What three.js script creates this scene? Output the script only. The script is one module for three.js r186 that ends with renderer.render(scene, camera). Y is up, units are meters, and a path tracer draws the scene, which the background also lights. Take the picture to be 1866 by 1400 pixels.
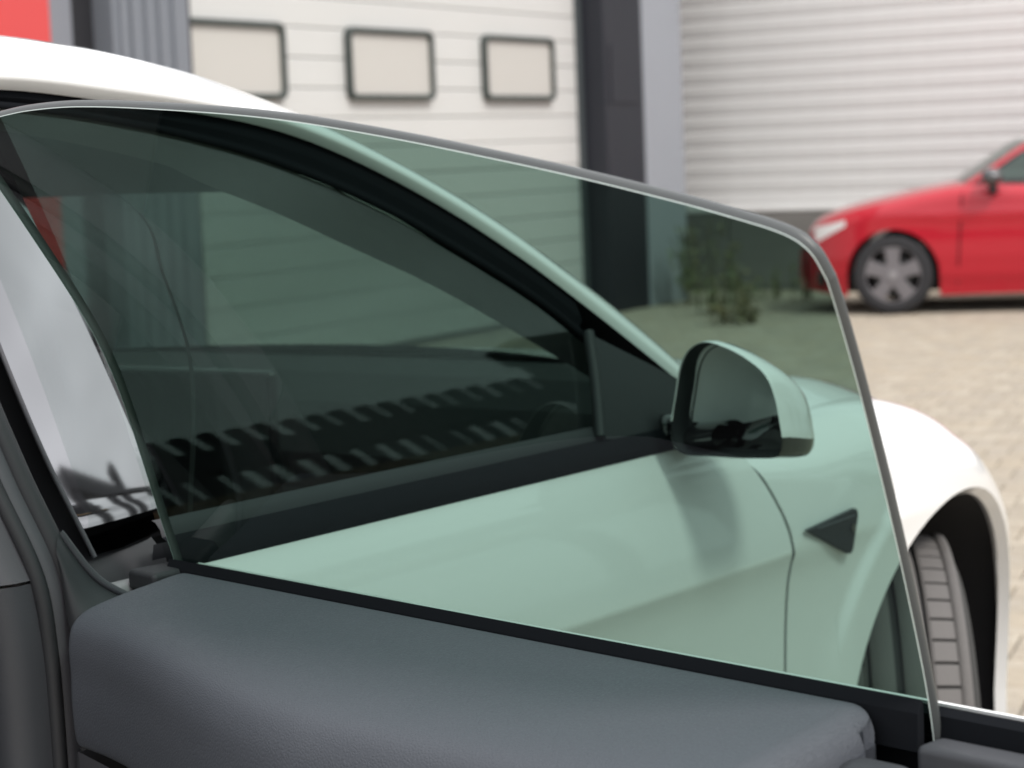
import * as THREE from 'three';
import { RoundedBoxGeometry } from 'three/addons/geometries/RoundedBoxGeometry.js';
import { mergeGeometries, toCreasedNormals } from 'three/addons/utils/BufferGeometryUtils.js';

// ---------- camera, sky, sun, exposure ----------
// world: +x is the white car's forward direction, +y up, +z the white car's right-hand side, metres
const scene = new THREE.Scene();
const camera = new THREE.PerspectiveCamera(19.9, 4 / 3, 0.1, 400);
camera.position.set(-1.560, 1.427, 2.548);
camera.up.set(0.10733, 0.99373, -0.03131);
camera.lookAt(-1.560 + 0.79112, 1.427 - 0.10444, 2.548 - 0.60267);
camera.focus = 1.95; camera.userData.fStop = 8.5;
const renderer = new THREE.WebGLRenderer({ antialias: true });
renderer.toneMapping = THREE.LinearToneMapping;
renderer.toneMappingExposure = 1.78;
renderer.shadowMap.enabled = true;

let seed = 7;
const rnd = () => { seed |= 0; seed = seed + 0x6D2B79F5 | 0; let t = Math.imul(seed ^ seed >>> 15, 1 | seed); t = t + Math.imul(t ^ t >>> 7, 61 | t) ^ t; return ((t ^ t >>> 14) >>> 0) / 4294967296; };
function hash2(x, y) { let h = Math.imul(x | 0, 374761393) + Math.imul(y | 0, 668265263); h = Math.imul(h ^ h >>> 13, 1274126177); return ((h ^ h >>> 16) >>> 0) / 4294967296; }
function vnoise(x, y, px = 0) {
  const xi = Math.floor(x), yi = Math.floor(y), f = x - xi, g = y - yi, s = f * f * (3 - 2 * f), t = g * g * (3 - 2 * g);
  const w = (i) => px ? ((i % px) + px) % px : i;
  const a = hash2(w(xi), w(yi)), b = hash2(w(xi + 1), w(yi)), c = hash2(w(xi), w(yi + 1)), d = hash2(w(xi + 1), w(yi + 1));
  return a + (b - a) * s + (c - a) * t + (a - b - c + d) * s * t;
}
const fbm = (x, y, o = 4, px = 0) => { let v = 0, a = 0.5, n = 0; for (let i = 0; i < o; i++) { v += a * vnoise(x, y, px); n += a; a /= 2; x *= 2; y *= 2; px *= 2; } return v / n; };

{ // overcast sky: zenith brighter than horizon, soft cloud bands
  const w = 512, h = 256, d = new Float32Array(w * h * 4);
  for (let j = 0; j < h; j++) for (let i = 0; i < w; i++) {
    const el = ((j + 0.5) / h - 0.5) * Math.PI, s = Math.max(0, Math.sin(el));
    const c = fbm(i / w * 14, j / h * 34, 5, 14);
    const L = (0.62 + 0.50 * s) * (0.5 + 1.0 * c), k = (j * w + i) * 4;
    const g = s > 0 ? 1 : 0.35;
    d[k] = L * 0.985 * g; d[k + 1] = L * g; d[k + 2] = L * 1.03 * g; d[k + 3] = 1;
  }
  const t = new THREE.DataTexture(d, w, h, THREE.RGBAFormat, THREE.FloatType);
  t.mapping = THREE.EquirectangularReflectionMapping; t.magFilter = t.minFilter = THREE.LinearFilter; t.wrapS = THREE.RepeatWrapping; t.needsUpdate = true;
  scene.background = t; scene.environment = t;
}
const sun = new THREE.DirectionalLight(new THREE.Color(1, 0.96, 0.9), 1.5);
sun.position.set(1, 16, 12); sun.target.position.set(4, 0, -1);
sun.castShadow = true; sun.shadow.radius = 24; sun.shadow.mapSize.set(2048, 2048);
Object.assign(sun.shadow.camera, { left: -22, right: 22, top: 22, bottom: -22, near: 1, far: 60 });
scene.add(sun, sun.target);

// ---------- helpers ----------
const V = (x, y, z) => new THREE.Vector3(x, y, z);
const used = {};
const numbered = (n) => { const k = used[n] = (used[n] ?? -1) + 1; return k ? `${n}_${String(k).padStart(3, '0')}` : n; };
function put(o, name, parent) { o.name = parent === scene ? numbered(name) : name; o.castShadow = o.receiveShadow = true; parent.add(o); return o; }
const obj = (name, geo, mat, parent = scene) => put(new THREE.Mesh(geo, mat), name, parent);
function group(name, parent = scene) { return put(new THREE.Group(), name, parent); }
function tag(o, label, category, grp) { Object.assign(o.userData, { label, category }); if (grp) o.userData.group = grp; return o; }
function structure(o, label, category) { Object.assign(o.userData, { label, category, kind: 'structure' }); return o; }
const lin = (p, t) => { // piecewise linear table [[t, v], ...]
  if (t <= p[0][0]) return p[0][1];
  for (let i = 1; i < p.length; i++) if (t <= p[i][0]) { const [a, b] = p[i - 1], [c, d] = p[i]; return b + (d - b) * (t - a) / (c - a); }
  return p[p.length - 1][1];
};
const smooth = (p, t) => { // monotone-ish cubic table
  const n = p.length; if (t <= p[0][0]) return p[0][1]; if (t >= p[n - 1][0]) return p[n - 1][1];
  let i = 1; while (t > p[i][0]) i++;
  const [x0, y0] = p[i - 1], [x1, y1] = p[i], h = x1 - x0, u = (t - x0) / h;
  const sl = (k) => k <= 0 ? (p[1][1] - p[0][1]) / (p[1][0] - p[0][0]) : k >= n - 1 ? (p[n - 1][1] - p[n - 2][1]) / (p[n - 1][0] - p[n - 2][0]) : (p[k + 1][1] - p[k - 1][1]) / (p[k + 1][0] - p[k - 1][0]);
  const m0 = sl(i - 1) * h, m1 = sl(i) * h, u2 = u * u, u3 = u2 * u;
  return (2 * u3 - 3 * u2 + 1) * y0 + (u3 - 2 * u2 + u) * m0 + (-2 * u3 + 3 * u2) * y1 + (u3 - u2) * m1;
};
// surface sheet from a function of (u, v) in 0..1; flip turns the winding
function sheet(f, nu, nv, flip = false, crease = 0) {
  const p = [], uv = [], ix = [];
  let lu = 0, lv = 0; const mu = f(0.5, 0), mv = f(0.5, 1), au = f(0, 0.5), av = f(1, 0.5); lv = mu.distanceTo(mv) || 1; lu = au.distanceTo(av) || 1;
  for (let j = 0; j <= nv; j++) for (let i = 0; i <= nu; i++) { const q = f(i / nu, j / nv); p.push(q.x, q.y, q.z); uv.push(i / nu * lu, j / nv * lv); }
  for (let j = 0; j < nv; j++) for (let i = 0; i < nu; i++) { const a = j * (nu + 1) + i, b = a + 1, c = a + nu + 1, d = c + 1; flip ? ix.push(a, c, b, b, c, d) : ix.push(a, b, c, b, d, c); }
  let g = new THREE.BufferGeometry(); g.setAttribute('position', new THREE.Float32BufferAttribute(p, 3)); g.setAttribute('uv', new THREE.Float32BufferAttribute(uv, 2)); g.setIndex(ix);
  if (crease) g = toCreasedNormals(g, crease); else g.computeVertexNormals();
  return g;
}
const curve = (pts) => new THREE.CatmullRomCurve3(pts.map((p) => V(...p)), false, 'centripetal');
const ribbon = (A, B, n = 60, m = 1, bulge = null) => { const a = curve(A), b = curve(B); return sheet((u, v) => { const p = a.getPoint(u).lerp(b.getPoint(u), v); if (bulge) p.addScaledVector(bulge, 4 * v * (1 - v)); return p; }, n, m); };
const tube = (pts, r, n = 60, s = 8) => new THREE.TubeGeometry(curve(pts), n, r, s, false);
const rbox = (w, h, d, r, x = 0, y = 0, z = 0, seg = 3) => new RoundedBoxGeometry(w, h, d, seg, Math.min(r, w / 2.01, h / 2.01, d / 2.01)).translate(x, y, z);
const mirrorZ = (g) => { const c = (g.index ? g.toNonIndexed() : g.clone()); c.scale(1, 1, -1); const p = c.attributes; for (const k of Object.keys(p)) { const a = p[k]; for (let i = 0; i < a.count; i += 3) for (let q = 0; q < a.itemSize; q++) { const i1 = (i + 1) * a.itemSize + q, i2 = (i + 2) * a.itemSize + q, t = a.array[i1]; a.array[i1] = a.array[i2]; a.array[i2] = t; } } return c; };

function tex(n, f, rep, srgb) {
  const d = new Uint8Array(n * n * 4);
  for (let j = 0; j < n; j++) for (let i = 0; i < n; i++) { const c = f(i / n, j / n), k = (j * n + i) * 4; const a = Array.isArray(c) ? c : [c, c, c]; d[k] = a[0] * 255; d[k + 1] = a[1] * 255; d[k + 2] = a[2] * 255; d[k + 3] = 255; }
  const t = new THREE.DataTexture(d, n, n); t.wrapS = t.wrapT = THREE.RepeatWrapping; t.magFilter = THREE.LinearFilter; t.minFilter = THREE.LinearMipmapLinearFilter; t.generateMipmaps = true; t.repeat.set(rep, rep); if (srgb) t.colorSpace = THREE.SRGBColorSpace; t.needsUpdate = true; return t;
}
const cl = (v) => Math.min(1, Math.max(0, v));
const rgb = (r, g, b) => new THREE.Color().setRGB(r, g, b);
const std = (c, roughness, o = {}) => new THREE.MeshStandardMaterial({ color: rgb(...c), roughness, side: THREE.DoubleSide, ...o });
const phys = (c, roughness, o = {}) => new THREE.MeshPhysicalMaterial({ color: rgb(...c), roughness, side: THREE.DoubleSide, ...o });

// ---------- materials ----------
// pebbled vinyl: cell noise
const cells = []; const CN = 26; for (let j = 0; j < CN; j++) for (let i = 0; i < CN; i++) cells.push([(i + hash2(i, j + 91)) / CN, (j + hash2(i + 57, j)) / CN]);
function worley(u, v) { const i0 = Math.floor(u * CN), j0 = Math.floor(v * CN); let a = 9, b = 9; for (let j = -1; j <= 1; j++) for (let i = -1; i <= 1; i++) { const q = cells[((j0 + j + CN) % CN) * CN + (i0 + i + CN) % CN]; let dx = Math.abs(q[0] - u), dy = Math.abs(q[1] - v); dx = Math.min(dx, 1 - dx); dy = Math.min(dy, 1 - dy); const d = Math.hypot(dx, dy) * CN; if (d < a) { b = a; a = d; } else if (d < b) b = d; } return b - a; }
const vinylBump = tex(512, (u, v) => cl(0.15 + 1.5 * worley(u, v)) * 0.8 + 0.2 * hash2(u * 512, v * 512), 16);
const fineNoise = tex(256, (u, v) => 0.5 * hash2(u * 256, v * 256) + 0.5 * fbm(u * 16, v * 16, 3, 16), 9);
const dustRough = tex(512, (u, v) => cl(0.72 + 0.25 * (fbm(u * 6, v * 6, 4, 6) - 0.5) + 0.25 * (hash2(u * 512, v * 512) - 0.5)), 3);
const M = {
  paint: phys([0.77, 0.77, 0.765], 0.42, { clearcoat: 1, clearcoatRoughness: 0.03 }),
  vinyl: std([0.063, 0.069, 0.082], 0.8, { bumpMap: vinylBump, bumpScale: 0.0003, roughnessMap: dustRough }),
  plastic: std([0.035, 0.037, 0.043], 0.55, { bumpMap: fineNoise, bumpScale: 0.0002 }),
  trimGrey: std([0.06, 0.06, 0.068], 0.6, { bumpMap: fineNoise, bumpScale: 0.0002 }),
  rubber: std([0.018, 0.019, 0.022], 0.62, { bumpMap: fineNoise, bumpScale: 0.0001 }),
  flock: phys([0.008, 0.009, 0.011], 1, { specularIntensity: 0.15 }),
  gloss: phys([0.01, 0.01, 0.012], 0.08, { clearcoat: 1, clearcoatRoughness: 0.02 }),
  pillarGloss: phys([0.33, 0.33, 0.34], 0.05, { metalness: 1 }),
  doorGlass: phys([0.246, 0.362, 0.318], 0, { transmission: 1, thickness: 0, ior: 1.45 }),
  sideGlass: phys([0.90, 0.94, 0.92], 0, { transmission: 1, thickness: 0, ior: 1.56 }),
  screenGlass: phys([0.44, 0.49, 0.47], 0, { transmission: 1, thickness: 0, ior: 1.5 }),
  privacyGlass: phys([0.20, 0.24, 0.23], 0, { transmission: 1, thickness: 0, ior: 1.5 }),
  dash: std([0.016, 0.017, 0.019], 0.85),
  roofGlass: phys([0.06, 0.065, 0.065], 0, { transmission: 1, thickness: 0, ior: 1.5 }),
  glassEdge: phys([0.065, 0.07, 0.07], 0.4, { bumpMap: fineNoise, bumpScale: 0.0002 }),
  glassRim: phys([0.5, 0.57, 0.54], 0.25, {}),
  headliner: std([0.22, 0.22, 0.217], 0.95),
  seatWhite: std([0.72, 0.71, 0.69], 0.6),
  mirror: std([0.045, 0.05, 0.05], 0.06, { metalness: 1 }),
  jamb: std([0.24, 0.24, 0.245], 0.45),
  copper: std([0.22, 0.12, 0.06], 0.6), beltWeb: std([0.16, 0.165, 0.16], 0.7),
  liner: std([0.014, 0.014, 0.016], 0.9, { bumpMap: fineNoise, bumpScale: 0.001 }),
  tyre: std([0.13, 0.122, 0.118], 0.88, { bumpMap: fineNoise, bumpScale: 0.0006 }),
  tyreDark: std([0.03, 0.03, 0.03], 0.9),
  rim: std([0.25, 0.24, 0.25], 0.42, { metalness: 0.35 }),
};

// ---------- the setting: ground ----------
const ground = structure(obj('ground', new THREE.PlaneGeometry(160, 160).rotateX(-Math.PI / 2).translate(10, -0.012, 0), std([0.11, 0.098, 0.078], 0.95, { map: tex(256, (u, v) => 0.6 + 0.4 * fbm(u * 12, v * 12, 5, 12), 60), bumpMap: fineNoise, bumpScale: 0.003 })), 'sandy jointing bed under the beige paving', 'ground');
{
  const mats = [[0.40, 0.345, 0.272], [0.425, 0.37, 0.295], [0.37, 0.322, 0.256], [0.445, 0.392, 0.315], [0.41, 0.35, 0.27], [0.385, 0.338, 0.275]].map((c, i) => std(c, 0.92, { map: tex(128, (u, v) => 0.72 + 0.28 * fbm(u * 10 + i, v * 10, 4), 3), bumpMap: fineNoise, bumpScale: 0.0015 }));
  // a paver: flat top with chamfered rim, no underside
  const pv = (() => { const a = 0.0972, b = 0.0472, c = 0.007, pts = [], ring = (x, z, y) => [[-x, y, -z], [x, y, -z], [x, y, z], [-x, y, z]]; const R = [ring(a, b, -0.012), ring(a, b, -0.005), ring(a - c, b - c, 0)]; const tri = []; for (let k = 0; k < 2; k++) for (let i = 0; i < 4; i++) { const j = (i + 1) % 4; tri.push(R[k][i], R[k + 1][i], R[k][j], R[k][j], R[k + 1][i], R[k + 1][j]); } tri.push(R[2][0], R[2][3], R[2][1], R[2][1], R[2][3], R[2][2]); for (const t of tri) pts.push(...t); const g = new THREE.BufferGeometry(); g.setAttribute('position', new THREE.Float32BufferAttribute(pts, 3)); const uv = []; for (const t of tri) uv.push(t[0] + 0.5, t[2] + 0.5); g.setAttribute('uv', new THREE.Float32BufferAttribute(uv, 2)); g.computeVertexNormals(); return g; })();
  const spots = [], dir = -0.30, c = Math.cos(dir), s = Math.sin(dir);
  // herringbone bond on a 0.1 m lattice: lying blocks start where (i - j) mod 4 = 0, upright ones where it is 3
  for (let i = -190; i < 130; i++) for (let j = -130; j < 170; j++) {
    const m = (((i - j) % 4) + 4) % 4; if (m !== 0 && m !== 3) continue;
    const up = m === 3, lx = 0.1 * i + (up ? 0.05 : 0.1), lz = 0.1 * j + (up ? 0.1 : 0.05);
    const x = 8 + lx * c - lz * s, z = -3 + lx * s + lz * c;
    if (x < -7 || x > 17.6 || z < -9.4 || z > 8) continue;
    if (x < 2.4 && x > -2.4 && Math.abs(z) < 0.6) continue;
    spots.push([x, z, (up ? Math.PI / 2 : 0) - dir, Math.floor(hash2(i, j) * 6), hash2(i + 900, j) - 0.5]);
  }
  const uniq = spots;
  const near = uniq.filter(([x, z]) => x > 2.8 && x < 7.2 && z < 0.95 - (x - 2.8) * 0.36 && z > 0.15 - (x - 2.8) * 0.56).sort((p, q) => (p[0] + 1.56) ** 2 + (p[1] - 2.55) ** 2 - (q[0] + 1.56) ** 2 - (q[1] - 2.55) ** 2).slice(0, 300);
  const nearSet = new Set(near);
  for (const q of near) { const m = obj('paver', pv, mats[q[3]], ground); m.position.set(q[0], q[4] * 0.003, q[1]); m.rotation.set(q[4] * 0.008, q[2], q[4] * 0.006); }
  const rest = uniq.filter((q) => !nearSet.has(q));
  const mtx = new THREE.Matrix4(), Q = new THREE.Quaternion(), E = new THREE.Euler();
  mats.forEach((mt, k) => { const L = rest.filter((q) => q[3] === k), im = put(new THREE.InstancedMesh(pv, mt, L.length), 'paving', ground); im.userData.kind = 'stuff'; L.forEach((q, i) => { Q.setFromEuler(E.set(q[4] * 0.008, q[2], q[4] * 0.006)); im.setMatrixAt(i, mtx.compose(V(q[0], q[4] * 0.003, q[1]), Q, V(1, 1, 1))); }); });
}

// ---------- left building with the sectional door ----------
const metalTint = (c, r = 0.55, k = 0) => std(c, r, { map: tex(256, (u, v) => 0.96 + 0.04 * fbm(u * 5 + k, v * 40 + k, 3), 0.4), bumpMap: fineNoise, bumpScale: 0.0008 });
{
  const B = group('garage_building'); B.position.set(16.19, 0, -8.86); B.rotation.y = Math.PI + 0.1449; // local +x runs along the wall towards the camera's left, local -z faces the yard
  tag(B, 'garage building with pale sectional door between blue-grey and navy columns', 'building');
  const X = (u0, u1, y0, y1, z0, z1, r = 0.01) => rbox(u1 - u0, y1 - y0, z1 - z0, r, (u0 + u1) / 2, (y0 + y1) / 2, -(z0 + z1) / 2, 2);
  const blue = metalTint([0.29, 0.31, 0.345]), slate = metalTint([0.185, 0.20, 0.228]), navy = metalTint([0.012, 0.014, 0.022]), dark = std([0.012, 0.012, 0.016], 0.7), red = metalTint([0.60, 0.06, 0.06], 0.45), strip = metalTint([0.20, 0.21, 0.24]);
  const doorM = metalTint([0.59, 0.59, 0.577], 0.5, 3), pane = phys([0.50, 0.485, 0.455], 0.2, { clearcoat: 0.5, clearcoatRoughness: 0.1 }), seal = std([0.05, 0.06, 0.056], 0.7);
  obj('wall', X(-1.2, 12.5, 4.6, 6.2, -0.6, 0.24), blue, B); obj('wall_backing', X(-1.2, 12.5, 0, 4.6, -1.0, -0.35), dark, B);
  obj('pilaster', X(0.42, 1.25, 0, 4.6, -0.35, 0.25), blue, B);
  const nv = obj('column', X(1.256, 2.02, 0, 4.6, -0.35, 0.24), navy, B); obj('control_box', X(1.40, 1.92, 1.83, 2.34, 0.24, 0.252), navy, nv);
  obj('door_track', X(2.02, 2.10, 0, 4.5, -0.1, 0.03), std([0.05, 0.06, 0.065], 0.7), B);
  const bc = obj('column', X(7.93, 8.68, 0, 4.6, -0.35, 0.25), slate, B); for (const u of [8.06, 8.2, 8.33, 8.47, 8.58]) obj('rib', X(u, u + 0.05, 0, 4.6, 0.24, 0.275, 0.006), slate, bc);
  obj('door_track', X(7.84, 7.93, 0, 4.5, -0.1, 0.2), dark, B);
  obj('recess', X(8.68, 9.02, 0, 4.6, -0.35, 0.1), dark, B); obj('corner_strip', X(9.02, 9.13, 0, 4.6, -0.35, 0.22), strip, B); obj('corner_strip', X(9.135, 9.26, 0, 4.6, -0.35, 0.25), strip, B);
  obj('red_panel', X(9.26, 12.5, 0, 4.6, -0.35, 0.26), red, B).userData.label = 'bright red wall panel';
  const D = group('sectional_door', B), pitch = 0.2115;
  for (let k = 0; k < 21; k++) { const y0 = 0.045 + k * pitch; obj('door_slat', X(2.06, 7.95, y0, y0 + pitch - 0.005, -0.10, -0.002 - 0.003 * hash2(k, 5), 0.010), doorM, D); }
  obj('door_core', X(2.06, 7.95, 0.02, 4.5, -0.14, -0.06), metalTint([0.30, 0.30, 0.28]), D);
  for (const u of [3.17, 5.17, 7.17]) { // windows: rubber frame and milky pane
    const w = 1.19, h = 0.515, y = 2.125, r = 0.075;
    const rr = (w, h, r) => { const s = new THREE.Shape(); s.moveTo(-w / 2 + r, -h / 2); s.lineTo(w / 2 - r, -h / 2); s.quadraticCurveTo(w / 2, -h / 2, w / 2, -h / 2 + r); s.lineTo(w / 2, h / 2 - r); s.quadraticCurveTo(w / 2, h / 2, w / 2 - r, h / 2); s.lineTo(-w / 2 + r, h / 2); s.quadraticCurveTo(-w / 2, h / 2, -w / 2, h / 2 - r); s.lineTo(-w / 2, -h / 2 + r); s.quadraticCurveTo(-w / 2, -h / 2, -w / 2 + r, -h / 2); return s; };
    const f = rr(w, h, r); f.holes.push(rr(w - 0.062, h - 0.062, r * 0.75));
    obj('window_frame', new THREE.ExtrudeGeometry(f, { depth: 0.04, bevelEnabled: true, bevelSize: 0.006, bevelThickness: 0.006, bevelSegments: 2 }).translate(u, y, -0.045), seal, D);
    obj('window_pane', new THREE.ExtrudeGeometry(rr(w - 0.057, h - 0.057, r * 0.75), { depth: 0.01, bevelEnabled: false }).translate(u, y, -0.022), pane, D);
  }
}
// ---------- right building: ribbed cladding on a concrete plinth ----------
{
  const B = group('clad_building'); B.position.set(17.09, 0, -8.86); B.rotation.y = -Math.PI / 2 + 0.1012; // local +x runs along the wall towards +z, local -z... faces the yard
  tag(B, 'building with pale horizontal ribbed cladding above a grey concrete plinth', 'building');
  const clad = metalTint([0.81, 0.805, 0.79], 0.5, 9), pl = std([0.25, 0.242, 0.228], 0.95, { map: tex(256, (u, v) => 0.75 + 0.25 * fbm(u * 8, v * 8, 5, 8), 0.8), bumpMap: fineNoise, bumpScale: 0.002 });
  const x0 = -2.2, x1 = 11, pitch = 0.154;
  const prof = new THREE.Shape([[0, 0], [-0.004, 0.010], [-0.008, 0.026], [-0.010, 0.05], [-0.010, 0.122], [-0.008, 0.138], [-0.004, 0.147], [0, 0.151], [0.02, 0.151], [0.02, 0]].map(([a, b]) => new THREE.Vector2(a, b)));
  const bg = new THREE.ExtrudeGeometry(prof, { depth: x1 - x0, bevelEnabled: false }).rotateY(Math.PI / 2).translate(x0, 0, 0); // profile x -> local -z
  for (let k = 0; k < 30; k++) { const b = obj('cladding_board', bg, clad, B); b.position.set(0, 0.80 + k * pitch, 0); }
  obj('wall_core', rbox(x1 - x0, 5.6, 0.3, 0.01, (x0 + x1) / 2, 2.8, -0.171), metalTint([0.40, 0.395, 0.375], 0.6), B);
  obj('drip_flashing', rbox(x1 - x0, 0.03, 0.09, 0.004, (x0 + x1) / 2, 0.785, 0.02), clad, B);
  for (let k = 0; k < 6; k++) obj('plinth_block', rbox(2.2 - 0.012, 0.765, 0.12, 0.012, x0 + 1.1 + k * 2.2, 0.3825, 0.0), pl, B);
}
//@CAR
// ---------- the white car ----------
const car = group('white_car');
tag(car, 'white car with its tinted rear side door open, parked on the beige paving', 'car');
const sz = (h, off = 0) => 0.905 + off - (0.3 * h + 0.35 * h * h);           // greenhouse side: inward lean above the belt line
const S = (x, h, off = 0) => V(x, 1.02 + h, sz(h, off));
const SL = (L, off = 0) => L.map(([x, h]) => [x, 1.02 + h, sz(h, off)]);
const zTab = [[0.25, 0.895], [0.33, 0.93], [0.42, 0.95], [0.50, 0.946], [0.60, 0.941], [0.70, 0.942], [0.76, 0.946], [0.80, 0.952], [0.826, 0.960], [0.832, 0.9625]];
const zTab2 = [[0.832, 0.9625], [0.838, 0.9625], [0.88, 0.957], [0.94, 0.943], [0.985, 0.926], [1.02, 0.906]];
const zSide = (y) => y < 0.832 ? smooth(zTab, y) : smooth(zTab2, y);
const xGap = (y) => smooth([[0.25, 1.17], [0.6, 1.182], [0.85, 1.178], [0.93, 1.145], [1.02, 1.085]], y);
const rows = [1.014, 1.006, 0.995, 0.98, 0.96, 0.94, 0.915, 0.89, 0.865, 0.848, 0.838, 0.834, 0.830, 0.826, 0.815, 0.80, 0.78, 0.76, 0.73, 0.70, 0.66, 0.62, 0.58, 0.54, 0.5, 0.46, 0.42, 0.38, 0.33, 0.29, 0.25];
const skin = (xa, xb, dz = 0) => sheet((u, v) => { const y = rows[Math.round(v * (rows.length - 1))]; const a = typeof xa === 'function' ? xa(y) : xa, b = typeof xb === 'function' ? xb(y) : xb; return V(a + (b - a) * u, y, zSide(y) + dz); }, 24, rows.length - 1, true);
const both = (name, g, m, parent) => { obj(name, g, m, parent); obj(name, mirrorZ(g), m, parent); };

// front door (right) and the plain left side
const fd = group('front_door', car);
const doorSkin = skin(0.02, (y) => xGap(y) - 0.0025);
obj('door_skin', doorSkin, M.paint, fd);
const edgeAt = (fx, d) => sheet((u, v) => { const y = rows[Math.round(v * (rows.length - 1))]; return V(fx(y) + d * u, y, zSide(y) - 0.03 * u); }, 1, rows.length - 1);
obj('door_edge', edgeAt((y) => xGap(y) - 0.0025, -0.004), M.paint, fd);
obj('hinge_gap', sheet((u, v) => { const y = 1.01 - 0.75 * v; return V(xGap(y) - 0.02 + 0.04 * u, y, zSide(y) - 0.028); }, 2, 24), M.flock, fd);

// roof rail and windscreen pillar
const U = [[-1.7, 0.40], [-1.2, 0.50], [-0.7, 0.548], [-0.3, 0.566], [0.079, 0.56], [0.155, 0.553], [0.232, 0.543], [0.349, 0.519], [0.426, 0.495], [0.497, 0.47], [0.623, 0.412], [0.753, 0.342], [0.867, 0.263], [0.953, 0.2], [1.081, 0.098], [1.13, 0.06]];
const LW = [[-1.65, 0.33], [-1.2, 0.43], [-0.7, 0.482], [-0.3, 0.499], [0.015, 0.498], [0.162, 0.484], [0.33, 0.463], [0.43, 0.441], [0.526, 0.405], [0.649, 0.342], [0.768, 0.266], [0.85, 0.206], [0.937, 0.140], [1.015, 0.080], [1.06, 0.04]];
const BL = [[-0.15, 0.486], [0.0, 0.482], [0.078, 0.475], [0.228, 0.451], [0.383, 0.412], [0.541, 0.349], [0.66, 0.283], [0.785, 0.206], [0.852, 0.152]];
const byX = (L) => (x) => smooth(L, x);
const hU = byX(U), hLW = byX(LW), hBL = byX(BL);
const railX = (u) => -1.65 + 2.70 * u;
const rail = sheet((u, v) => { const x = railX(u), a = S(x, hLW(x), 0.002), b = S(x, hU(x), -0.03), p = a.lerp(b, v), k = Math.sin(Math.PI * Math.pow(v, 0.6)); p.y += 0.004 * k; p.z += 0.030 * k * lin([[0, 1], [0.7, 1], [1, 0.4]], u); return p; }, 110, 10, true);
const railTop = sheet((u, v) => { const x = railX(u), b = S(x, hU(x), -0.03); b.z -= 0.075 * v; b.y += 0.016 * Math.sin(v * 1.4) - 0.012 * v * v; return b; }, 110, 4, true);
both('roof_rail', mergeGeometries([rail, railTop]), M.paint, car);
both('rail_underside', sheet((u, v) => { const x = railX(u), a = S(x, hLW(x), 0.002); a.z -= 0.10 * v; a.y += 0.004 - 0.006 * v; return a; }, 90, 2), M.flock, car);
obj('window_seal', sheet((u, v) => { const x = -0.14 + 0.99 * u, top = hLW(x), bot = hBL(x), h = top + (bot - top) * v; return S(x + (v ? 0 : 0), h, -0.004 - 0.010 * Math.sin(v * 3.1) * (v > 0.5 ? 1 : 0)); }, 90, 6), M.flock, fd);
obj('seal_lip', tube(SL(BL.slice(1), -0.007), 0.0045, 70, 6), M.flock, fd);
obj('sail_panel', sheet((u, v) => { const t = [0.845 + 0.165 * u, 0.162 - 0.076 * u], b = [0.79 + 0.25 * u, 0.028 - 0.03 * u]; return S(t[0] + (b[0] - t[0]) * v, t[1] + (b[1] - t[1]) * v, 0.003); }, 10, 10), M.rubber, fd);
obj('sail_frame', tube(SL([[0.843, 0.165], [0.82, 0.10], [0.792, 0.03]], 0.004), 0.008, 24, 6), M.rubber, fd);
obj('window_glass', sheet((u, v) => { const x = 0.005 + 0.85 * u, top = hBL(x) + 0.004, h = top * (1 - v); return S(x, h, -0.010); }, 60, 24), M.sideGlass, fd);
obj('belt_trim', sheet((u, v) => { const x = 0.0 + 1.045 * u, q = [[-0.010, 0.001], [-0.002, 0.008], [0.010, 0.009], [0.022, 0.006], [0.0262, -0.001]][Math.round(v * 4)]; return S(x, q[0], q[1]); }, 30, 4), M.flock, fd);
obj('belt_seal', sheet((u, v) => { const x = 0.0 + 0.95 * u, q = [[0.0262, -0.001], [0.034, -0.001], [0.041, -0.005], [0.043, -0.010]][Math.round(v * 3)]; return S(x, q[0], q[1]); }, 30, 3), M.rubber, fd);

// B-pillar: gloss cover, painted jamb, seal, inner trim
const pil = group('door_pillar', car);
const bF = (h) => smooth([[0.012, 0.025], [0.039, 0.022], [0.132, 0.008], [0.242, -0.005], [0.341, -0.017], [0.44, -0.02], [0.5, -0.02]], h);
const bR = (h) => smooth([[0.012, -0.112], [0.107, -0.136], [0.195, -0.147], [0.3, -0.15], [0.5, -0.15]], h);
obj('gloss_cover', sheet((u, v) => { const h = 0.012 + 0.46 * v, x = bR(h) + (bF(h) - bR(h)) * u + 0.056; return S(x, h, -0.070 + 0.027 * (1 - u) - 0.002 * (2 * u - 1) ** 2 - 0.014 * Math.max(0, 0.05 - h) / 0.05); }, 20, 40), M.pillarGloss, pil);
obj('cover_edge', tube(Array.from({ length: 12 }, (_, i) => { const h = 0.012 + 0.042 * i, p = S(bR(h) + 0.055, h, -0.046); return p.toArray(); }), 0.0028, 40, 6), M.trimGrey, pil);
obj('jamb_skin', rbox(0.115, 0.085, 0.03, 0.014, -0.045, 0.963, 0.872), M.jamb, pil);
obj('jamb_liner', rbox(0.11, 0.42, 0.026, 0.012, -0.045, 0.71, 0.868), M.plastic, pil);
obj('pillar_core', sheet((u, v) => { const h = -0.6 + 1.08 * v, x = -0.12 + 0.14 * u; return S(x + 0.03, h, -0.10 + (h < 0 ? 0.04 : 0)); }, 4, 20), M.rubber, pil);
const pPath = [[-0.158, 0.46], [-0.158, 0.3], [-0.153, 0.195], [-0.142, 0.107], [-0.122, 0.01], [-0.113, -0.06], [-0.108, -0.15], [-0.106, -0.3], [-0.106, -0.6]];
const pz = (h) => h > 0 ? sz(h, -0.012) : 0.893 - 0.006 * Math.min(1, -h * 4);
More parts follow.
